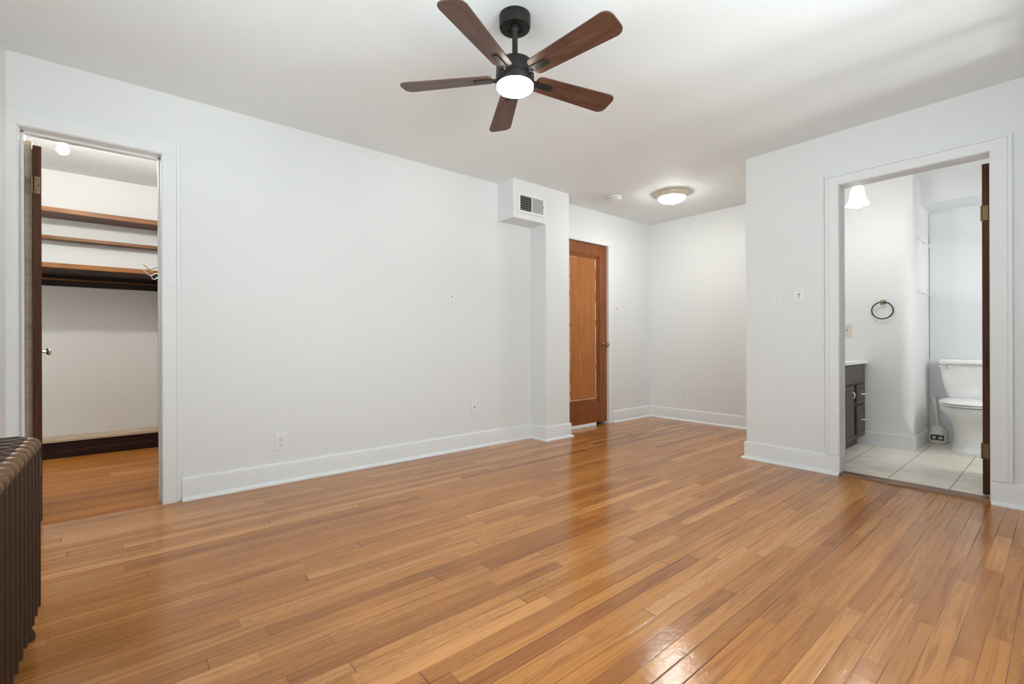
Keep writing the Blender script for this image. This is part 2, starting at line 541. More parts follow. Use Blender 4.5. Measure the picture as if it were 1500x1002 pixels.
# boxed chase: column with the duct box over the wall
struct(MB().prism([(3.075, 0), (3.395, 0), (3.395, HC), (2.668, HC), (2.668, 2.075), (3.075, 2.075)], 3.19, YL, 'xz').build('wall_column', M_wall), 'white boxed column and duct housing on the long wall')
# bathroom wall
by0, by1, bz = 0.288, 1.035, 2.05
wr = MB()
wr.box(XR, XR + 0.12, -0.42, by0, 0, HC)
wr.box(XR, XR + 0.12, by0, by1, bz, HC)
wr.box(XR, XR + 0.12, by1, YRET, 0, HC)
struct(wr.build('wall_right', M_wallr), 'textured white wall with the bathroom doorway')
struct(MB().box(XR + 0.12, 5.235, 1.60, YRET, 0, HC).build('wall_return', M_wall), 'white partition between the alcove and bathroom')
struct(MB().box(XA, XA + 0.12, YRET, YL, 0, HC).build('wall_alcove', M_wall), 'white back wall of the entry alcove')
# walls behind the camera, with windows
wx0, wx1, wz0, wz1 = 0.60, 2.10, 0.85, 2.15
nx0, nx1 = 2.36, 3.44
wb = MB()
wb.box(-0.59, wx0, -0.42, -0.30, 0, HC); wb.box(wx1, nx0, -0.42, -0.30, 0, HC); wb.box(nx1, XR, -0.42, -0.30, 0, HC)
wb.box(nx0, nx1, -0.42, -0.30, 0, wz0); wb.box(nx0, nx1, -0.42, -0.30, wz1, HC)
wb.box(wx0, wx1, -0.42, -0.30, 0, wz0); wb.box(wx0, wx1, -0.42, -0.30, wz1, HC)
struct(wb.build('wall_back', M_wall))
sy0, sy1, sz0, sz1 = 0.42, 1.58, 0.80, 2.10
ws = MB()
ws.box(-0.59, -0.47, -0.30, sy0, 0, HC); ws.box(-0.59, -0.47, sy1, YL, 0, HC)
ws.box(-0.59, -0.47, sy0, sy1, 0, sz0); ws.box(-0.59, -0.47, sy0, sy1, sz1, HC)
struct(ws.build('wall_side', M_wall), 'white side wall behind the radiator')
# window sashes
for nm, pts in (('window_1', (wx0, wx1, wz0, wz1, 'y')), ('window_2', (sy0, sy1, sz0, sz1, 'x')), ('window_3', (nx0, nx1, wz0, wz1, 'y'))):
    a0, a1, z0, z1, ax = pts
    k = MB()
    for (p0, p1, q0, q1) in ((a0, a0 + .05, z0, z1), (a1 - .05, a1, z0, z1), (a0, a1, z0, z0 + .05), (a0, a1, z1 - .05, z1), (a0, a1, (z0 + z1) / 2 - .02, (z0 + z1) / 2 + .02)):
        if ax == 'y': k.box(p0, p1, -0.36, -0.32, q0, q1)
        else: k.box(-0.53, -0.49, p0, p1, q0, q1)
    if nm == 'window_3':
        for xx in (2.47, 2.76, 3.10):
            k.box(xx - .028, xx + .028, -0.36, -0.32, z0 + .05, z1 - .05)
    struct(k.build(nm, M_trim))

# closet shell
struct(MB().box(0.215, 0.335, YL + 0.14, 5.65, 0, HC).build('wall_closet_right', M_closw))
struct(MB().box(-0.92, -0.80, YL + 0.14, 5.65, 0, HC).build('wall_closet_left', M_closw))
struct(MB().box(-0.80, 0.215, 5.53, 5.65, 0, HC).build('wall_closet_back', M_closw), 'cream back wall of the closet')

# bathroom shell
XB2 = 5.87
struct(MB().box(XB2, XB2 + 0.12, -0.40, 0.848, 0, 2.38).build('wall_bathroom_back', M_wall), 'white wall behind the toilet')
bs = MB()
bs.box(XR + 0.12, 4.68, -0.52, -0.40, 0, 2.38); bs.box(5.36, XB2 + 0.12, -0.52, -0.40, 0, 2.38)
bs.box(4.68, 5.36, -0.52, -0.40, 0, 1.0); bs.box(4.68, 5.36, -0.52, -0.40, 1.9, 2.38)
struct(bs.build('wall_bathroom_side', M_wall))
k = MB()
for (p0, p1, q0, q1) in ((4.68, 4.72, 1.0, 1.9), (5.32, 5.36, 1.0, 1.9), (4.68, 5.36, 1.0, 1.04), (4.68, 5.36, 1.86, 1.9), (4.68, 5.36, 1.43, 1.47)):
    k.box(p0, p1, -0.43, -0.405, q0, q1)
struct(k.build('window_4', M_trim))
# towel-ring wall: its long corner is rounded between two square ends
TX, TY, YB = 5.172, 0.848, 1.60


def towel_ring(z, R):
    n = 10
    ring = [Vector((XB2 + 0.12, TY, z)), Vector((XB2 + 0.12, YB, z)), Vector((TX, YB, z))]
    for k in range(n + 1):
        a = (PI / 2) * k / n
        ring.append(Vector((TX + R - R * math.cos(a), TY + R - R * math.sin(a), z)))
    return ring


tw = MB()
prof = [(0, .002), (.15, .002)]
for k in range(1, 9):
    t = k / 8; prof.append((.15 + .22 * t, .002 + .088 * math.sin(t * PI / 2)))
for k in range(0, 9):
    t = k / 8; prof.append((2.02 + .16 * t, .002 + .088 * math.cos(t * PI / 2)))
prof.append((2.38, .002))
tw.loft([towel_ring(z, R) for z, R in prof])
struct(tw.build('wall_towel', M_bathw, smooth=True, ang=50), 'rough plaster bathroom wall with rounded corner')
struct(MB().box(5.46, XB2, -0.40, TY, 2.165, 2.38).build('wall_soffit', M_wall), 'white soffit above the toilet')
tp = struct(MB().box(XB2 - .007, XB2, .690, TY - .006, 0.0, 2.150, .002).build('trim_4', M_wall), 'narrow white access panel behind the toilet')
k = MB()
k.box(XB2 - .002, XB2 - .0005, TY - .0055, TY - .0005, .80, 1.95)
k.build('gap', M_grey, tp)

# ------------------------------------------------------------------ trim
# skirting profile along a straight run: board + rounded shoe
BH, BT, SH = 0.137, 0.014, 0.019


def skirting(name, runs, label):
    k = MB()
    for (p0, p1, nrm, e0, e1) in runs:
        p0 = Vector((*p0, 0)); p1 = Vector((*p1, 0)); nv = Vector((*nrm, 0))
        d = (p1 - p0).normalized()
        rings = []
        sect = [(0, 0), (BT + SH, 0), (BT + SH, .006), (BT + SH * .8, .014), (BT + SH * .4, .019), (BT, .022), (BT, BH - .012), (BT - .002, BH - .004), (BT - .006, BH), (0, BH)]
        for p, e in ((p0, -e0), (p1, e1)):
            rings.append([p + nv * a + Vector((0, 0, z)) + d * (e * a) for a, z in sect])
        k.loft(rings)
    return struct(k.build(name, M_trim, smooth=True, ang=35), label)


skirting('baseboard_left', [((0.246, YL), (3.075, YL), (0, -1), 0, -1), ((3.075, YL), (3.075, 3.19), (-1, 0), -1, 1),
                            ((3.075, 3.19), (3.395, 3.19), (0, -1), 1, 1), ((3.395, 3.19), (3.395, YL), (1, 0), 1, 0)],
         'white baseboard along the long wall and column')
skirting('baseboard_alcove', [((4.354, YL), (XA, YL), (0, -1), 0, -1), ((XA, YL), (XA, YRET), (-1, 0), -1, 0)], 'white baseboard of the alcove corner')
skirting('baseboard_right', [((XR + 0.5, YRET), (XR, YRET), (0, 1), 0, 1), ((XR, YRET), (XR, by1), (-1, 0), 1, 0), ((XR, by0), (XR, -0.30), (-1, 0), 0, 0)],
         'white baseboard under the bathroom doorway casing')
# plain bathroom skirting
bk = MB()
bk.prism([(TX - .014, 1.30), (TX - .014, TY - .012), (XB2, TY - .012), (XB2, TY), (TX, TY), (TX, 1.30)], .002, 0.125, 'xy', .003)
struct(bk.build('baseboard_bathroom', M_trim), 'white baseboard around the bathroom wall corner')

# closet casing: flat band with back-band, stepped jamb and stop
t1 = MB()
c = YL - 0.018
t1.box(cx0 - .042, cx0, c, YL, 0, cz, .002)
t1.box(cx1, cx1 + .068, c, YL, 0, cz, .002)
t1.box(cx0 - .042, cx1 + .068, c, YL, cz, cz + .062, .002)
t1.box(cx1 + .068, cx1 + .090, YL - .010, YL, 0, cz + .08, .004)
t1.box(cx0 - .042, cx1 + .068, YL - .010, YL, cz + .062, cz + .080, .004)
# jamb lining and stops
jd = YL + 0.14
t1.box(cx1 - .004, cx1, c + .006, jd, 0, cz, .001)
t1.box(cx0, cx0 + .004, c + .006, jd, 0, cz, .001)
t1.box(cx0, cx1, c + .006, jd, cz - .004, cz, .001)
t1.box(cx1 - .016, cx1 - .004, YL + .055, YL + .098, 0, cz - .004, .002)
t1.box(cx0 + .004, cx0 + .016, YL + .055, YL + .098, 0, cz - .004, .002)
t1.box(cx0 + .004, cx1 - .004, YL + .055, YL + .098, cz - .016, cz - .004, .002)
struct(t1.build('trim_1', M_trim), 'white casing around the closet doorway')
# bathroom casing
t2 = MB()
q = XR - 0.018
t2.box(q, XR, by1, by1 + .058, BH, bz, .002)
t2.box(q - .006, XR, by1 + .058, by1 + .078, BH, bz + .060, .003)
t2.box(q, XR, by0 - .068, by0, BH, bz, .002)
t2.box(q - .006, XR, by0 - .088, by0 - .068, BH, bz + .060, .003)
t2.box(q, XR, by0 - .068, by1 + .058, bz, bz + .060, .002)
t2.box(q - .006, XR, by0 - .088, by1 + .078, bz + .060, bz + .078, .003)
t2.box(XR - .012, XR + .12, by1 - .004, by1, .016, bz, .001)
t2.box(XR - .012, XR + .12, by0, by0 + .004, .016, bz, .001)
t2.box(XR - .012, XR + .12, by0, by1, bz - .004, bz, .001)
struct(t2.build('trim_2', M_trim), 'white casing around the bathroom doorway')
# alcove door casing
t3 = MB()
t3.box(ax1, ax1 + .080, YL - .018, YL, 0, az, .003)
t3.box(ax0 - .08, ax0, YL - .018, YL, 0, az, .003)
t3.box(ax0 - .08, ax1 + .080, YL - .018, YL, az, az + .075, .003)
struct(t3.build('trim_3', M_trim), 'white casing around the brown wooden door')
# threshold of the bathroom
th = MB()
th.prism([(XR - .004, 0), (XR + .004, .010), (XR + .012, .014), (XR + .085, .016), (XR + .105, .012), (XR + .11, .0025)], by0 + .004, by1 - .004, 'xz')
struct(th.build('threshold', M_thresh), 'worn oak threshold of the bathroom doorway')

# ------------------------------------------------------------------ doors
# brown panelled door
dy = YL + .012
d2 = MB()
dz0, dz1 = .034, az - .004
dx0, dx1 = ax0 + .003, ax1 - .003
px0, px1, pz0, pz1 = dx0 + .125, 4.092, .306, 1.876
st0, st1, rz0, rz1 = px0 - .035, px1 + .052, pz0 - .045, pz1 + .045
d2.box(dx0, st0, dy, dy + .04, dz0, dz1, .002)
d2.box(st1, dx1, dy, dy + .04, dz0, dz1, .002)
d2.box(st0, st1, dy, dy + .04, dz0, rz0, .002)
d2.box(st0, st1, dy, dy + .04, rz1, dz1, .002)
door2 = struct(d2.build('door_2', M_door), 'brown varnished panelled wooden door beside the column')
ml = MB()
for ins, yy, wdt in ((0.0, dy + .006, .018), (.016, dy + .012, .02)):
    a0, a1, b0, b1 = st0 + ins, st1 - ins, rz0 + ins, rz1 - ins
    ml.box(a0, a0 + wdt, yy, dy + .035, b0, b1, .003)
    ml.box(a1 - wdt, a1, yy, dy + .035, b0, b1, .003)
    ml.box(a0, a1, yy, dy + .035, b0, b0 + wdt, .003)
    ml.box(a0, a1, yy, dy + .035, b1 - wdt, b1, .003)
ml.build('panel_molding', M_door, door2)
MB().box(px0 - .012, px1 + .012, dy + .016, dy + .030, pz0 - .012, pz1 + .012).build('door_panel', M_doorpanel, door2)
ck = MB()                                   # ragged line of old white paint round the panel
random.seed(3)


def ragged(a, b, fixed, vert, p):
    t = a
    while t < b:
        l = random.uniform(.03, .14)
        if random.random() < p:
            wd = random.uniform(.0022, .0058)
            if vert: ck.box(fixed - wd, fixed + wd * .3, dy + .0125, dy + .0175, t, min(t + l, b))
            else: ck.box(t, min(t + l, b), dy + .0125, dy + .0175, fixed - wd * .4, fixed + wd)
        t += l * random.uniform(.7, 1.1)


ragged(pz0, pz1, px1, True, .75); ragged(pz0, pz1, px0 + .02, True, .75); ragged(px0, px1, pz0, False, 1.0); ragged(px0, px1, pz1 - .004, False, .6)
ck.build('paint_line', M_caulk, door2)
kb = MB()
kb.lathe([(.026, 0), (.026, .004), (.012, .008), (.009, .03), (.014, .036), (.025, .046), (.028, .056), (.024, .066), (.012, .072), (0, .073)], (4.216, dy, .911), '-y', 28)
kb.build('door_knob', M_brass, door2, True)
MB().box(dx0, 4.078, dy - .004, dy + .004, 0.001, .036, .001).build('door_sweep', M_alu, door2)
struct(MB().box(ax0, ax1, YL + .130, YL + .139, 0, az).build('wall_hall_side', M_blk))

# closet door, standing open and seen by its hinge edge
e0 = Vector((-.3835, 3.452, 0)); e1 = Vector((-.3520, 3.452, 0))
dirn = Vector((-.110, 1, 0)).normalized()
side = Vector((dirn.y, -dirn.x, 0))
DM = Matrix(((side.x, dirn.x, 0, e0.x), (side.y, dirn.y, 0, e0.y + .006), (0, 0, 1, 0), (0, 0, 0, 1)))
hd = MB()
Wd = .535
hd.box(0, .034, 0, .09, .012, 1.988, .0015, 1, DM)
hd.box(0, .034, Wd - .09, Wd, .012, 1.988, .0015, 1, DM)
hd.box(.0, .034, .09, Wd - .09, .012, .20, .0015, 1, DM)
hd.box(.0, .034, .09, Wd - .09, 1.88, 1.988, .0015, 1, DM)
hd.box(.010, .024, .085, Wd - .085, .19, 1.89, 0, 1, DM)
door1 = struct(hd.build('door_1', M_darkdoor), 'dark stained closet door standing open on the jamb')
for zc in (1.78, .30):
    hg = MB()
    hg.box(.008, .030, -.003, .0005, zc - .045, zc + .045, .0006, 1, DM)
    hg.lathe([(.005, -.047), (.005, .047)], (DM @ Vector((-.002, -.004, zc))), n=12)
    ho = hg.build('hinge', M_dbrass, door1, True)
    for dz, dx in ((-.028, .016), (.0, .022), (.028, .016)):
        MB().lathe([(.004, 0), (.004, .0015), (0, .002)], DM @ Vector((dx, -.0028, zc + dz)), '-y', 12).build('screw', M_hole, ho, True)
kn = MB()
knc = DM @ Vector((.034, Wd - .06, .90))
RM = Matrix(((side.x, 0, dirn.x), (side.y, 0, dirn.y), (0, 1, 0)))
for sgn in (1, -1):
    prof = [(.022, 0), (.022, .004), (.010, .007), (.008, .018), (.018, .024), (.023, .032), (.020, .040), (.010, .044), (0, .045)]
    rings = []
    base = knc if sgn == 1 else DM @ Vector((0, Wd - .06, .90))
    for r, h in prof:
        rings.append([base + side * (sgn * h) + dirn * (max(r, 1e-4) * math.cos(2 * PI * i / 24)) + Vector((0, 0, max(r, 1e-4) * math.sin(2 * PI * i / 24))) for i in range(24)])
    kn.loft(rings)
kn.build('door_knob', M_chrome, door1, True)
# pale worn strip on the jamb behind the closet door, with the empty strike
jb = MB().box(cx0 + .004, -.390, YL + .0985, YL + .118, .004, 2.02)
struct(jb.build('trim_5', M_bare), 'bare wood strip on the closet door jamb')

# bathroom door, open inward against the side, seen by its hinge edge
bd = Vector((3.99, .300, 0)); bdir = Vector((1, .066, 0)).normalized(); bsd = Vector((-bdir.y, bdir.x, 0))
BM = Matrix(((bdir.x, bsd.x, 0, bd.x), (bdir.y, bsd.y, 0, bd.y), (0, 0, 1, 0), (0, 0, 0, 1)))
b3 = MB()
b3.box(0, .10, 0, .034, .018, 2.018, .0015, 1, BM)
b3.box(.58, .68, 0, .034, .018, 2.018, .0015, 1, BM)
b3.box(.10, .58, 0, .034, .018, .22, .0015, 1, BM)
b3.box(.10, .58, 0, .034, 1.90, 2.018, .0015, 1, BM)
b3.box(.095, .585, .010, .024, .21, 1.91, 0, 1, BM)
door3 = struct(b3.build('door_3', M_darkdoor), 'dark bathroom door standing open inside the doorway')
for zc in (1.72, .28):
    hg = MB()
    hg.box(-.003, .0005, .006, .032, zc - .045, zc + .045, .0006, 1, BM)
    hg.lathe([(.005, -.047), (.005, .047)], BM @ Vector((-.004, .036, zc)), n=12)
    hg.build('hinge', M_dbrass, door3, True)

# ------------------------------------------------------------------ ceiling fan
FX, FY = 1.355, 1.604
fan = thing('ceiling_fan', (FX, FY, HC), 'dark bronze five-blade ceiling fan with a glowing round light', 'ceiling fan')
C = (FX, FY, 0)
MB().lathe([(.071, HC), (.0715, HC - .045), (.068, HC - .055), (.040, HC - .0555), (.038, HC - .052), (.024, HC - .050), (.022, HC - .058), (0, HC - .058)], C, n=56).build('canopy', M_bronze, fan, True)
MB().lathe([(.020, HC - .050), (.017, HC - .066), (.0125, HC - .072), (.0125, 2.222), (.020, 2.218)], C, n=32).build('downrod', M_bronze, fan, True)
MB().lathe([(.0, 2.226), (.030, 2.226), (.060, 2.222), (.078, 2.214), (.0855, 2.200), (.0865, 2.150), (.0845, 2.1485), (.0845, 2.1455), (.0865, 2.144), (.0865, 2.118), (.0835, 2.112), (.0, 2.112)], C, n=64).build('motor_housing', M_bronze, fan, True)
MB().lathe([(.0825, 2.1125), (.0825, 2.102), (.079, 2.0975), (.060, 2.0945), (.030, 2.093), (0, 2.0925)], C, n=56).build('light_lens', glow('led_lens', (.985, 1.0, .945), 40), fan, True)
ft = math.radians(59.5)


def blade_outline():
    r0, r1, w0, w1, cr = .105, .535, .046, .062, .034
    pts = []

    def arc(cx_, cy_, rad, a0, a1, n=8):
        for k in range(n + 1):
            a = math.radians(a0 + (a1 - a0) * k / n)
            pts.append((cx_ + rad * math.cos(a), cy_ + rad * math.sin(a)))
    arc(r0 + .02, -w0 + .02, .02, 180, 270)
    arc(r1 - cr, -w1 + cr, cr, 270, 360)
    arc(r1 - cr, w1 - cr, cr, 0, 90)
    arc(r0 + .02, w0 - .02, .02, 90, 180)
    return pts


PITCH = math.radians(-12)
bl_mesh = None
for k in range(5):
    ang = ft + k * 2 * PI / 5
    if k == 0:
        bl = MB().prism(blade_outline(), -.003, .003, 'xy', .0012, 1).build('fan_blade', M_walnut, None)
        br = MB()
        br.prism([(.075, -.015), (.09, -.017), (.185, -.0165), (.192, -.012), (.192, .012), (.185, .0165), (.09, .017), (.075, .015)], -.0085, -.0035, 'xy', .001, 1)
        br.tube([(.070, 0, -.004), (.085, 0, -.008), (.11, 0, -.006)], [.011, .010, .006], 10)
        brk = br.build('blade_bracket', M_bronze, None, True)
    else:
        bl = bl0.copy(); COL.objects.link(bl)
        brk = br0.copy(); COL.objects.link(brk)
    if k == 0:
        bl0, br0 = bl, brk
    bl.parent = fan
    bl.matrix_parent_inverse = Matrix.Identity(4)
    bl.matrix_basis = Matrix.Translation((0, 0, 2.150 - HC)) @ Matrix.Rotation(ang, 4, 'Z') @ Matrix.Rotation(PITCH, 4, 'X')
    brk.parent = bl
    brk.matrix_parent_inverse = Matrix.Identity(4)
    brk.matrix_basis = Matrix.Identity(4)

# ------------------------------------------------------------------ alcove flush light, smoke detector
LX, LY = 4.175, 2.525
cl = thing('ceiling_light', (LX, LY, HC), 'round flush ceiling light with a glowing glass bowl in the alcove', 'ceiling light')
C = (LX, LY, 0)
MB().lathe([(0, HC), (.168, HC), (.170, HC - .006), (.164, HC - .012), (.158, HC - .014), (.156, HC - .024), (.150, HC - .030), (.146, HC - .044), (.136, HC - .050), (0, HC - .050)], C, n=64).build('base_ring', M_ringbase, cl, True)
MB().lathe([(.128, HC - .0505), (.122, HC - .062), (.104, HC - .076), (.078, HC - .087), (.048, HC - .094), (.022, HC - .097), (0, HC - .098)], C, n=56).build('glass_bowl', glow('bowl_glass', (.985, 1.0, .945), 70), cl, True)
MB().lathe([(.010, HC - .0975), (.012, HC - .103), (.006, HC - .109), (.009, HC - .119), (.006, HC - .130), (0, HC - .135)], C, n=20).build('finial', M_brass, cl, True)

sd = thing('smoke_detector', (3.83, 2.965, HC), 'small round white smoke detector on the alcove ceiling', 'smoke detector')
C = (3.83, 2.965, 0)
MB().lathe([(0, HC), (.072, HC), (.072, HC - .010), (.066, HC - .011), (0, HC - .011)], C, n=44).build('mounting_plate', M_white, sd, True)
MB().lathe([(.064, HC - .011), (.070, HC - .016), (.069, HC - .030), (.060, HC - .036), (.022, HC - .037), (.020, HC - .039), (0, HC - .039)], C, n=44).build('cover', M_white, sd, True)
k = MB()
for i in range(18):
    a = 2 * PI * i / 18
    Mr = Matrix.Translation((C[0], C[1], HC - .021)) @ Matrix.Rotation(a, 4, 'Z')
    k.box(.0695, .0708, -.007, .007, -.0018, .0018, 0, 1, Mr)
tag(k.build('vent_slot', M_hole, sd))

# ------------------------------------------------------------------ duct register
vx0, vx1, vz0, vz1, vy = 2.722, 3.060, 2.130, 2.308, 3.19
av = thing('air_vent', (2.89, vy, 2.13), 'white register grille with louvers and a grey damper on the duct box', 'air vent')
ix0, ix1, iz0, iz1, im = 2.747, 3.034, 2.152, 2.286, 2.890
k = MB()
k.box(vx0, ix0, vy - .010, vy, vz0, vz1, .003); k.box(ix1, vx1, vy - .010, vy, vz0, vz1, .003)
k.box(ix0, ix1, vy - .010, vy, vz0, iz0, .003); k.box(ix0, ix1, vy - .010, vy, iz1, vz1, .003)
k.box(im - .004, im + .005, vy - .009, vy, iz0, iz1, .001)
k.build('frame', M_white, av)
MB().box(ix0, ix1, vy - .0015, vy - .0005, iz0, iz1).build('duct_opening', M_hole, av)
k = MB()
for i in range(6):
    zc = iz0 + .012 + i * .0222
    Mr = Matrix.Translation((0, vy - .005, zc)) @ Matrix.Rotation(math.radians(35), 4, 'X')
    k.box(ix0, im - .004, -.0045, .0045, -.0012, .0012, 0, 1, Mr)
for i in range(3):
    xx = ix0 + .035 + i * .036
    k.box(xx - .001, xx + .001, vy - .003, vy - .0018, iz0, iz1)
k.build('louver', M_duct, av)
MB().box(im + .005, ix1, vy - .006, vy - .003, iz0, iz1, .0006, 1).build('damper_plate', M_grey, av)
MB().box(ix1 - .004, ix1 + .004, vy - .013, vy - .009, 2.212, 2.236, .001).build('damper_lever', M_grey, av)


# ------------------------------------------------------------------ wall plates
def frame_to(face, c):
    """matrix from plate space (x right, z up, -y out of the wall) to the world"""
    if face == '-y':
        return Matrix.Translation(c)
    return Matrix.Translation(c) @ Matrix.Rotation(-PI / 2, 4, 'Z')      # faces -x


def plate(name, face, c, label, cat, kind, mat=None, group=None, w=.070, h=.114):
    mat = mat or M_plate
    t = thing(name, c, label, cat, group)
    Mx = frame_to(face, c)
    MB().box(-w / 2, w / 2, -.0062, 0, -h / 2, h / 2, .0014, 2, Mx).build('cover_plate', mat, t)
    if kind == 'outlet':
        for s in (1, -1):
            f = MB()
            pts = []
            for i in range(28):
                a = 2 * PI * i / 28
                pts.append((.0168 * math.cos(a), max(-.0125, min(.0125, .0168 * math.sin(a)))))
            f.loft([[Mx @ Vector((p[0], -.0062, p[1] + s * .0195)) for p in pts], [Mx @ Vector((p[0] * .97, -.0085, p[1] * .97 + s * .0195)) for p in pts]])
            fo = f.build('receptacle', mat, t)
            g = MB()
            g.box(-.0075, -.0050, -.0092, -.0084, s * .0195 - .001, s * .0195 + .0070, 0, 1, Mx)
            g.box(.0050, .0075, -.0092, -.0084, s * .0195 - .001, s * .0195 + .0065, 0, 1, Mx)
            g.box(-.0025, .0025, -.0092, -.0084, s * .0195 - .0095, s * .0195 - .005, 0, 1, Mx)
            g.build('slot', M_hole, fo)
            # dark ring where the face meets the plate
            rg = MB().tube([Mx @ Vector((p[0] * 1.03, -.0060, p[1] * 1.03 + s * .0195)) for p in pts], .0007, 6, True)
            rg.build('seam', M_grey, fo)
    if kind == 'toggle':
        MB().box(-.005, .005, -.0068, -.0058, -.012, .012, 0, 1, Mx).build('toggle_slot', M_hole, t)
        Mt = Mx @ Matrix.Translation((0, -.006, 0)) @ Matrix.Rotation(math.radians(28), 4, 'X')
        MB().box(-.0038, .0038, -.016, 0, -.005, .005, .0015, 2, Mt).build('toggle', mat, t)
    if kind == 'rocker':
        MB().box(-.0175, .0175, -.0068, -.0055, -.034, .034, 0, 1, Mx).build('rocker_gap', M_grey, t)
        MB().box(-.0162, .0162, -.0095, -.006, -.0325, .0325, .001, 2, Mx).build('rocker', mat, t)
        MB().box(.003, .010, -.0105, -.0090, -.020, .012, .001, 1, Mx).build('slider', mat, t)
    if kind == 'coax':
        f = MB()
        rings = []
        for r, d in ((.0065, .006), (.0065, .009), (.0045, .009), (.0045, .015), (.002, .015), (.002, .012)):
            rings.append([Mx @ Vector((r * math.cos(2 * PI * i / 16), -d, r * math.sin(2 * PI * i / 16))) for i in range(16)])
        f.loft(rings)
        f.build('jack', M_grey, t, True)
    if kind == 'phone':
        MB().box(-.006, .006, -.0070, -.0055, -.006, .006, 0, 1, Mx).build('jack', M_hole, t)
    zs = (.041, -.041) if kind != 'outlet' else (0,)
    if kind in ('toggle', 'phone'): zs = (.030, -.030)
    for z_ in zs:
        scw = MB()
        scw.loft([[Mx @ Vector((.0032 * math.cos(2 * PI * i / 12), -d, z_ + .0032 * math.sin(2 * PI * i / 12))) for i in range(12)] for d in (.005, .0072)])
        scw.build('screw', M_grey, t)
    return t


plate('wall_outlet', '-y', (0.795, YL, .279), 'white duplex outlet low on the long wall near the closet', 'outlet', 'outlet')
plate('wall_outlet', '-x', (XA, 2.938, .346), 'white duplex outlet low on the alcove back wall', 'outlet', 'outlet')
plate('cable_jack', '-y', (2.152, YL, 1.340), 'white cable jack plate high on the long wall', 'wall plate', 'coax')
plate('phone_jack', '-y', (2.388, YL, .367), 'small blank-looking white jack plate low near the column', 'wall plate', 'phone')
plate('dimmer_switch', '-x', (XR, 1.445, 1.288), 'flat white rocker dimmer plate near the wall corner', 'light switch', 'rocker')
plate('light_switch', '-x', (XR, 1.287, 1.292), 'white toggle switch plate beside the bathroom door casing', 'light switch', 'toggle')
plate('light_switch', '-y', (4.437, YL, 1.338), 'white toggle switch plate beside the brown wooden door', 'light switch', 'toggle')
plate('light_switch', '-x', (TX, 1.318, 1.043), 'ivory toggle switch plate inside the bathroom above the vanity', 'light switch', 'toggle', M_cream)

# ------------------------------------------------------------------ radiator
RX0, RX1 = -.447, -.225
rad = thing('radiator', ((RX0 + RX1) / 2, 1.6, 0), 'brown cast-iron column radiator standing beside the closet door', 'radiator')
sec_m = None
pitch = .0655
for i in range(16):
    yc_ = 2.128 - i * pitch
    if i == 0:
        k = MB()
        # outer loop of the section
        zt, zb, xr = .630, .085, .020
        xa, xb_ = RX0 + .022, RX1 - .022

        def loop(inset):
            a0, a1, b0, b1, r = xa + inset, xb_ - inset, zb + inset, zt - inset, xr - inset * .4
            out = []
            for (cx_, cz_, s0) in ((a1 - r, b1 - r, 0), (a0 + r, b1 - r, 90), (a0 + r, b0 + r, 180), (a1 - r, b0 + r, 270)):
                for q_ in range(9):
                    a = math.radians(s0 + 90 * q_ / 8)
                    out.append((cx_ + r * math.cos(a), cz_ + r * math.sin(a)))
            return out
        # oval tube swept on the loop
        lp = loop(0)
        n = len(lp)
        rings = []
        for q_ in range(n):
            p = Vector((lp[q_][0], 0, lp[q_][1]))
            tn = Vector((lp[(q_ + 1) % n][0] - lp[q_ - 1][0], 0, lp[(q_ + 1) % n][1] - lp[q_ - 1][1])).normalized()
            nb = Vector((0, 1, 0)).cross(tn)
            rings.append([p + nb * (.022 * math.cos(2 * PI * s / 14)) + Vector((0, .0305 * math.sin(2 * PI * s / 14), 0)) for s in range(14)])
        rings.append(rings[0])
        k.loft(rings, False, False)
        bmesh.ops.remove_doubles(k.bm, verts=k.bm.verts, dist=1e-6)
        # raised fillet down the front and over the top of each column
        path = [(RX1 - .006, 0, .10), (RX1 - .006, 0, .585), (RX1 - .010, 0, .612), (RX1 - .024, 0, .634), (RX1 - .045, 0, .643), (RX0 + .05, 0, .643)]
        k.tube(path, [.012, .012, .014, .015, .013, .011], 12)
        for off in (-.021, .021):
            k.tube([(RX1 - .006, off, .11), (RX1 - .006, off, .60)], .0045, 8)
        # inner columns
        for xx in (RX0 + .085, RX1 - .085):
            k.tube([(xx, 0, .10), (xx, 0, .62)], .019, 12)
        # nipples joining the sections
        for zz in (.12, .585):
            k.tube([((xa + xb_) / 2, -.033, zz), ((xa + xb_) / 2, .033, zz)], .024, 16)
        sec = k.build('radiator_section', M_iron, None, True, ang=60)
        sec0 = sec
        kn_ = MB()
        rings = []
        for iu in range(1, 12):
            t = PI * iu / 12
            rings.append([Vector((RX1 - .022 + .030 * math.sin(t) * math.cos(2 * PI * q_ / 20), -.0295 * math.cos(t), .622 + .026 * math.sin(t) * math.sin(2 * PI * q_ / 20))) for q_ in range(20)])
        kn_.loft(rings)
        knob0 = kn_.build('top_knob', M_knobtone, None, True, ang=80)
        knob = knob0
    else:
        sec = sec0.copy(); COL.objects.link(sec)
        knob = knob0.copy(); COL.objects.link(knob)
    sec.parent = rad
    sec.matrix_parent_inverse = rad.matrix_basis.inverted()
    sec.location = (0, yc_, 0)
    knob.parent = sec
    knob.matrix_parent_inverse = Matrix.Identity(4)
for yc_ in (2.128, 2.128 - 15 * pitch):
    for xx in (RX1 - .030, RX0 + .030):
        k = MB()
        k.lathe([(.012, .085), (.016, .10), (.017, .085), (.015, .06), (.016, .035), (.023, .016), (.025, .006), (.023, 0), (0, 0)][2:], (xx, yc_, 0), n=20)
        k.build('leg', M_iron, rad, True)

# ------------------------------------------------------------------ closet contents
cxl, cxr, cyb = -.800, .215, 5.53


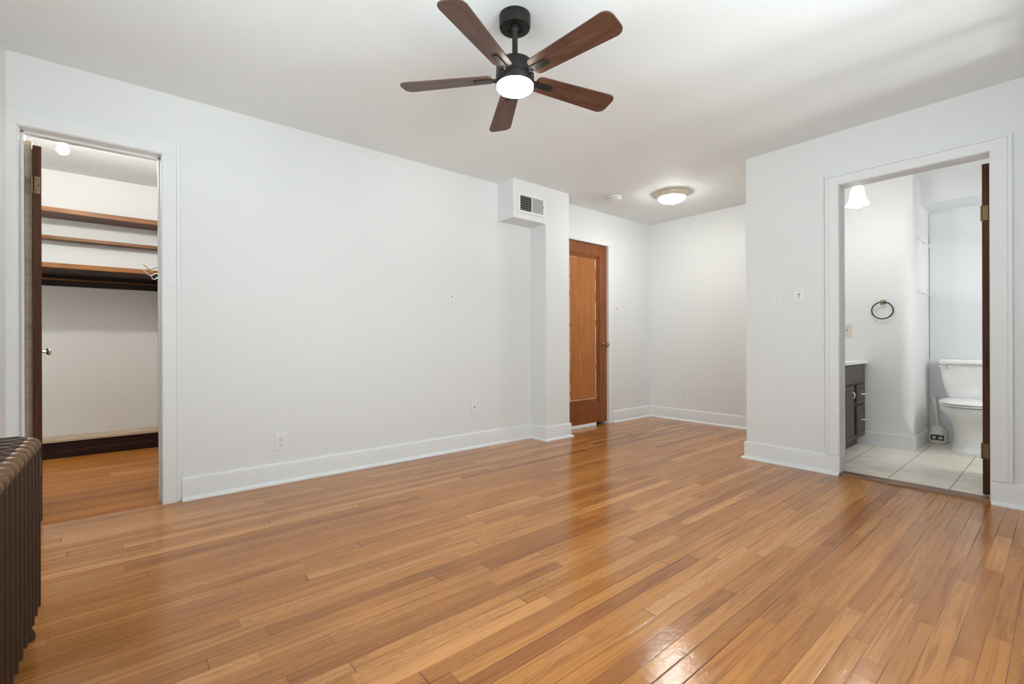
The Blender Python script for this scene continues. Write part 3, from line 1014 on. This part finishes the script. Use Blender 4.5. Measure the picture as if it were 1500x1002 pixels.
def shelf(label, z0, z1, d, mat, cleat=None, edge=None):
    t = thing('closet_shelf', ((cxl + cxr) / 2, cyb, z0), label, 'shelf', 'shelves across the back of the closet')
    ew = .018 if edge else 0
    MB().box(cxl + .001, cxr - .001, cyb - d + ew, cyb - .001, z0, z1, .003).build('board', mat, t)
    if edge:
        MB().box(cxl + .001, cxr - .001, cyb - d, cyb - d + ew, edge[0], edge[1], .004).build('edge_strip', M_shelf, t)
    if cleat:
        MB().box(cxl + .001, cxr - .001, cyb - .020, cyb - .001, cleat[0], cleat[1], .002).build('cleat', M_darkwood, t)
    return t


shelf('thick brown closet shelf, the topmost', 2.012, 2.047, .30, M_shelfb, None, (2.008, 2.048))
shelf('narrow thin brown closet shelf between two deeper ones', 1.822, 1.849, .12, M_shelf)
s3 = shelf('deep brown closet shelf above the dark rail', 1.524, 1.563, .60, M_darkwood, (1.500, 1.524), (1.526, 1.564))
rl = thing('hook_rail', (-.3, cyb, 1.47), 'dark wooden rail with a lit-toned bead fixed under the deep shelf', 'rail')
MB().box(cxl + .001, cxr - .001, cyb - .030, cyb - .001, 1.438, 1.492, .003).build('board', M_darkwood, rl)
MB().tube([(cxl + .001, cyb - .032, 1.496), (cxr - .001, cyb - .032, 1.496)], .0075, 10).build('bead', M_shelf, rl, True)  # lighter wood paints the lit top edge of the rail
lg = thing('low_shelf', (-.3, cyb, 0), 'low closet ledge with a bare plank on a dark base', 'shelf')
MB().box(cxl + .001, cxr - .001, 5.312, cyb - .001, .134, .155, .002).build('plank', M_bare, lg)
k = MB()
k.box(cxl + .001, cxr - .001, 5.326, 5.346, .0, .133, .002)
k.box(cxl + .001, cxr - .001, 5.316, 5.327, .0, .060, .006)
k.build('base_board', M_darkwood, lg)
# small hooks on the closet side wall
hooks = [(4.80, 1.572, M_hole, .118, 'dark wire hook on the closet side wall, topmost of four'),
         (4.74, 1.556, M_brass, .112, 'brass wire hook on the closet side wall, second from the top'),
         (4.86, 1.532, M_chrome, .116, 'silver wire hook on the closet side wall, third from the top'),
         (4.80, 1.494, M_chrome, .078, 'short silver wire hook on the closet side wall, lowest of four')]
for hy, hz, mt, L, lb in hooks:
    x0 = cxr
    k = MB()
    k.tube([(x0 - L * a_, hy, hz + b_) for a_, b_ in ((0, -.004), (.2, -.002), (.38, -.008), (.52, -.020), (.64, -.024), (.76, -.016), (.86, -.002), (.94, .010), (1.0, .013))], .0030, 8)
    k.box(x0 - .004, x0, hy - .008, hy + .008, hz - .018, hz + .010, .001)
    tag(k.build('coat_hook', mt, None, True), lb, 'hook', 'wire hooks beside the closet shelf')
# closet bulb
bu = thing('light_bulb', (-.318, 4.10, HC), 'bare glowing bulb hanging on a short cord from the closet ceiling', 'lamp')
C = (-.318, 4.10, 0)
MB().lathe([(0, HC), (.045, HC), (.043, HC - .012), (.010, HC - .020), (.004, HC - .026), (.004, 2.268), (.016, 2.262), (.020, 2.250), (.020, 2.222), (0, 2.220)], C, n=32).build('socket', M_white, bu, True)
MB().lathe([(.013, 2.224), (.014, 2.216), (.022, 2.204), (.029, 2.190), (.029, 2.176), (.020, 2.162), (.008, 2.156), (0, 2.155)], C, n=32).build('bulb', glow('bulb_glass', (.99, 1.0, .97), 830), bu, True)

# ------------------------------------------------------------------ bathroom contents
# vanity
vy0, vx0_, vx1_ = 1.185, 4.05, TX - .006
van = thing('vanity', (4.6, 1.39, 0), 'dark grey-brown bathroom vanity with a white counter', 'vanity')
vfx = 5.152
MB().box(vx0_, vx1_, vy0 + .002, 1.598, .095, .742, .002).box(vx0_ + .02, vx1_, vy0 + .06, 1.598, .0025, .095).build('cabinet', M_vanity, van)
MB().box(vx0_ - .012, TX - .001, vy0 - .022, 1.599, .744, .772, .005).build('countertop', M_counter, van)


def panel(name, x0, x1, z0, z1, par, raised=True):
    k = MB()
    y1 = vy0 + .0015
    k.box(x0, x1, vy0 - .016, y1, z0, z1, .0035)
    if raised:
        ins = .030
        k.box(x0 + .006, x1 - .006, vy0 - .019, vy0 - .014, z0 + .006, z1 - .006, .003)
    o = k.build(name, M_vanity, par)
    if raised:
        g = MB()
        for (a0, a1, b0, b1) in ((x0 + .03, x0 + .040, z0 + .03, z1 - .03), (x1 - .040, x1 - .03, z0 + .03, z1 - .03), (x0 + .03, x1 - .03, z0 + .03, z0 + .040), (x0 + .03, x1 - .03, z1 - .040, z1 - .03)):
            g.box(a0, a1, vy0 - .0195, vy0 - .0185, b0, b1)
        g.build('groove', M_blk, o)
    return o


panel('false_front', 4.10, 5.09, .585, .735, van, False)
dr1 = panel('drawer', 4.835, 5.09, .405, .565, van)
dr2 = panel('drawer', 4.835, 5.09, .130, .385, van)
do1 = panel('cabinet_door', 4.475, 4.765, .105, .565, van)
do2 = panel('cabinet_door', 4.12, 4.41, .105, .565, van)
for o_, z_ in ((dr1, .480), (dr2, .255)):
    k = MB()
    k.tube([(4.975, vy0 - .019, z_), (4.977, vy0 - .034, z_), (4.99, vy0 - .040, z_), (5.025, vy0 - .042, z_), (5.06, vy0 - .040, z_), (5.073, vy0 - .034, z_), (5.075, vy0 - .019, z_)], .0065, 10)
    k.build('pull', M_nickel, o_, True)
for o_, x_ in ((do1, 4.690), (do2, 4.335)):
    k = MB()
    k.tube([(x_, vy0 - .019, .468), (x_, vy0 - .032, .470), (x_, vy0 - .037, .480), (x_, vy0 - .037, .500), (x_, vy0 - .032, .510), (x_, vy0 - .019, .512)], .0065, 10)
    k.build('pull', M_nickel, o_, True)

# towel ring
ry, rz = 1.052, 1.292
tr = thing('towel_ring', (TX, ry, rz), 'dark bronze towel ring on the bathroom plaster wall', 'towel ring')
k = MB()
k.box(TX - .010, TX - .0005, ry - .020, ry + .020, rz - .020, rz + .020, .003)
k.box(TX - .045, TX - .008, ry - .011, ry + .011, rz - .011, rz + .008, .003)
k.build('mount', plain('polished_bronze', (.30, .24, .17), .22, .9), tr)
k = MB()
pts = [(TX - .040 + .012 * (1 - math.cos(2 * PI * i / 40)) * .5, ry + .076 * math.sin(2 * PI * i / 40), rz - .074 + .074 * math.cos(2 * PI * i / 40)) for i in range(40)]
k.tube(pts, .0054, 10, True)
k.build('ring', plain('dark_bronze', (.055, .038, .024), .3, .8), tr, True)

# bell-shaped lamp over the vanity
bx, bY = 4.50, 1.078
bl_ = thing('bathroom_lamp', (bx, bY, 2.38), 'glowing bell-shaped glass lamp above the bathroom vanity', 'lamp')
MB().lathe([(0, 2.38), (.048, 2.38), (.046, 2.366), (.012, 2.360), (.011, 2.205), (.024, 2.200), (.028, 2.182), (0, 2.182)], (bx, bY, 0), n=32).build('stem', M_chrome, bl_, True)
MB().lathe([(.028, 2.186), (.038, 2.175), (.044, 2.147), (.049, 2.108), (.058, 2.070), (.073, 2.047), (.079, 2.039), (.075, 2.037), (.061, 2.042), (.059, 2.058), (0, 2.060)], (bx, bY, 0), n=44).build('glass_shade', glow('opal_shade', (1.0, .99, .95), 20), bl_, True)
MB().lathe([(0, 2.056), (.014, 2.055), (.030, 2.048), (.040, 2.036), (.036, 2.024), (.019, 2.016), (0, 2.014)], (bx, bY, 0), n=32).build('bulb', glow('vanity_bulb', (1.0, .985, .94), 105), bl_, True)

# wire shelf rails clipped to the side wall
for zz, lb in ((1.843, 'white wire bracket on the bathroom side wall, the upper one'), (1.378, 'white wire bracket on the bathroom side wall, the lower one')):
    t = thing('wire_bracket', (5.6, TY, zz), lb, 'bracket', 'wire shelf brackets by the toilet')
    k = MB()
    k.tube([(5.34, TY - .018, zz), (5.86, TY - .018, zz)], .0032, 8)
    k.build('wire', M_white, t, True)
    for xx in (5.345, 5.60, 5.852):
        MB().box(xx - .008, xx + .008, TY - .024, TY - .0005, zz - .012, zz + .012, .002).build('clip', M_white, t)

# toilet (faces the doorway)
ty = .530
toi = thing('toilet', (5.5, ty, 0), 'white toilet with a closed lid beside the rounded wall', 'toilet')


def oval(xf, xbk, w, z, n=44, p=2.4):
    """egg outline: round front at xf, squarer back at xbk"""
    xm = xf + (xbk - xf) * .56
    out = []
    for i in range(n):
        a = 2 * PI * i / n
        cs, sn = math.cos(a), math.sin(a)
        if cs < 0:
            x = xm + (xm - xf) * (-1) * abs(cs) ** (2 / 2.1)
            y = w * math.copysign(abs(sn) ** (2 / 2.1), sn)
        else:
            x = xm + (xbk - xm) * abs(cs) ** (2 / 3.2)
            y = w * math.copysign(abs(sn) ** (2 / 3.2), sn)
        out.append(Vector((x, ty + y, z)))
    return out


k = MB()
k.loft([oval(5.325, 5.78, .138, .0022), oval(5.322, 5.78, .140, .012), oval(5.328, 5.78, .136, .026), oval(5.342, 5.78, .126, .040), oval(5.352, 5.78, .122, .10), oval(5.345, 5.78, .124, .17),
        oval(5.318, 5.78, .134, .225), oval(5.265, 5.77, .155, .275), oval(5.205, 5.76, .176, .320), oval(5.172, 5.76, .186, .350), oval(5.164, 5.76, .188, .362), oval(5.160, 5.76, .190, .398), oval(5.166, 5.755, .186, .402)])
k.build('bowl', M_porc, toi, True, ang=60)
k = MB()
k.loft([oval(5.152, 5.612, .184, .407), oval(5.147, 5.618, .189, .410), oval(5.147, 5.618, .189, .417), oval(5.152, 5.614, .185, .420)])
k.build('seat', M_seat, toi, True, ang=60)
k = MB()
k.loft([oval(5.165, 5.60, .172, .401), oval(5.165, 5.60, .172, .428)])
k.build('gap_shade', M_grey, toi, True)  # grey filler that paints the shade in the gaps under seat and lid
k = MB()
k.loft([oval(5.150, 5.620, .186, .4255), oval(5.145, 5.624, .190, .4290), oval(5.147, 5.623, .188, .436), oval(5.158, 5.616, .180, .442), oval(5.19, 5.59, .155, .4455)])
k.build('seat_lid', M_seat, toi, True, ang=60)


def rrect(x0, x1, y0, y1, z, r=.03, n=6):
    out = []
    for (cx_, cy_, s0) in ((x1 - r, y1 - r, 0), (x0 + r, y1 - r, 90), (x0 + r, y0 + r, 180), (x1 - r, y0 + r, 270)):
        for q_ in range(n + 1):
            a = math.radians(s0 + 90 * q_ / n)
            out.append(Vector((cx_ + r * math.cos(a), cy_ + r * math.sin(a), z)))
    return out


k = MB()
rg = []
for t_ in range(0, 9):
    t = t_ / 8
    z_ = .402 + (.738 - .402) * t
    hw = .150 + .066 * math.sin(t * PI / 2) ** .9
    rg.append(rrect(5.650 - .012 * t, 5.855, ty - hw, ty + hw, z_, .035))
k.loft(rg)
k.build('tank', M_porc, toi, True, ang=60)
k = MB()
k.loft([rrect(5.622, 5.862, ty - .224, ty + .224, .7385, .035), rrect(5.618, 5.864, ty - .228, ty + .228, .744, .037), rrect(5.618, 5.864, ty - .228, ty + .228, .772, .037), rrect(5.626, 5.860, ty - .221, ty + .221, .781, .033)])
k.build('tank_lid', M_porc, toi, True, ang=60)
k = MB()
k.lathe([(.015, 0), (.015, .006), (.008, .010), (.007, .022), (0, .023)], (5.640, ty + .148, .712), '-x', 20)
k.tube([(5.622, ty + .150, .713), (5.616, ty + .170, .7165), (5.616, ty + .212, .719)], [.006, .0052, .0068], 10)
k.build('flush_lever', M_chrome, toi, True)

# toilet brush in its holder
tbx, tby = 5.770, .775
tb = thing('toilet_brush', (tbx, tby, 0), 'off-white toilet brush in a rounded holder beside the toilet', 'toilet brush')


def holder(w, d, z, n=36):
    out = []
    for i in range(n):
        a = 2 * PI * i / n
        out.append(Vector((tbx + d * math.copysign(abs(math.cos(a)) ** .8, math.cos(a)), tby + w * math.copysign(abs(math.sin(a)) ** .8, math.sin(a)), z)))
    return out


k = MB()
k.loft([holder(.060, .060, .003), holder(.067, .064, .008), holder(.068, .064, .03), holder(.066, .062, .075), holder(.060, .057, .115), holder(.047, .046, .143), holder(.027, .027, .160), holder(.014, .014, .165)])
k.build('holder', M_brush, tb, True, ang=60)
k = MB()
k.tube([(tbx, tby, .160), (tbx + .004, tby + .006, .22), (tbx + .007, tby + .012, .30), (tbx + .010, tby + .022, .36), (tbx + .012, tby + .027, .40), (tbx + .013, tby + .029, .425), (tbx + .013, tby + .030, .434)],
       [.013, .011, .0115, .015, .020, .018, .007], 16)
k.build('handle', M_brush, tb, True)
k = MB()
lx = tbx - .0655
k.box(lx - .002, lx + .004, tby - .050, tby + .040, .036, .084, .0015)
lab = k.build('label', M_hole, tb)
zc, yc0 = .060, tby - .005
# pale worn marks on the black label
for nm, rects in (('label_mark', ((.008, .034, -.013, -.007), (.008, .034, .006, .013), (.008, .0145, -.013, .013), (.0275, .034, -.013, .013), (.008, .034, -.003, .0025))),
                  ('label_mark', ((-.014, -.008, -.012, .004), (-.024, -.017, -.004, .013), (-.035, -.028, -.012, .006), (-.035, -.008, -.013, -.007)))):
    k = MB()
    for (y0, y1, z0, z1) in rects:
        k.box(lx - .0032, lx - .0015, yc0 + y0, yc0 + y1, zc + z0, zc + z1)
    k.build(nm, M_white, lab)
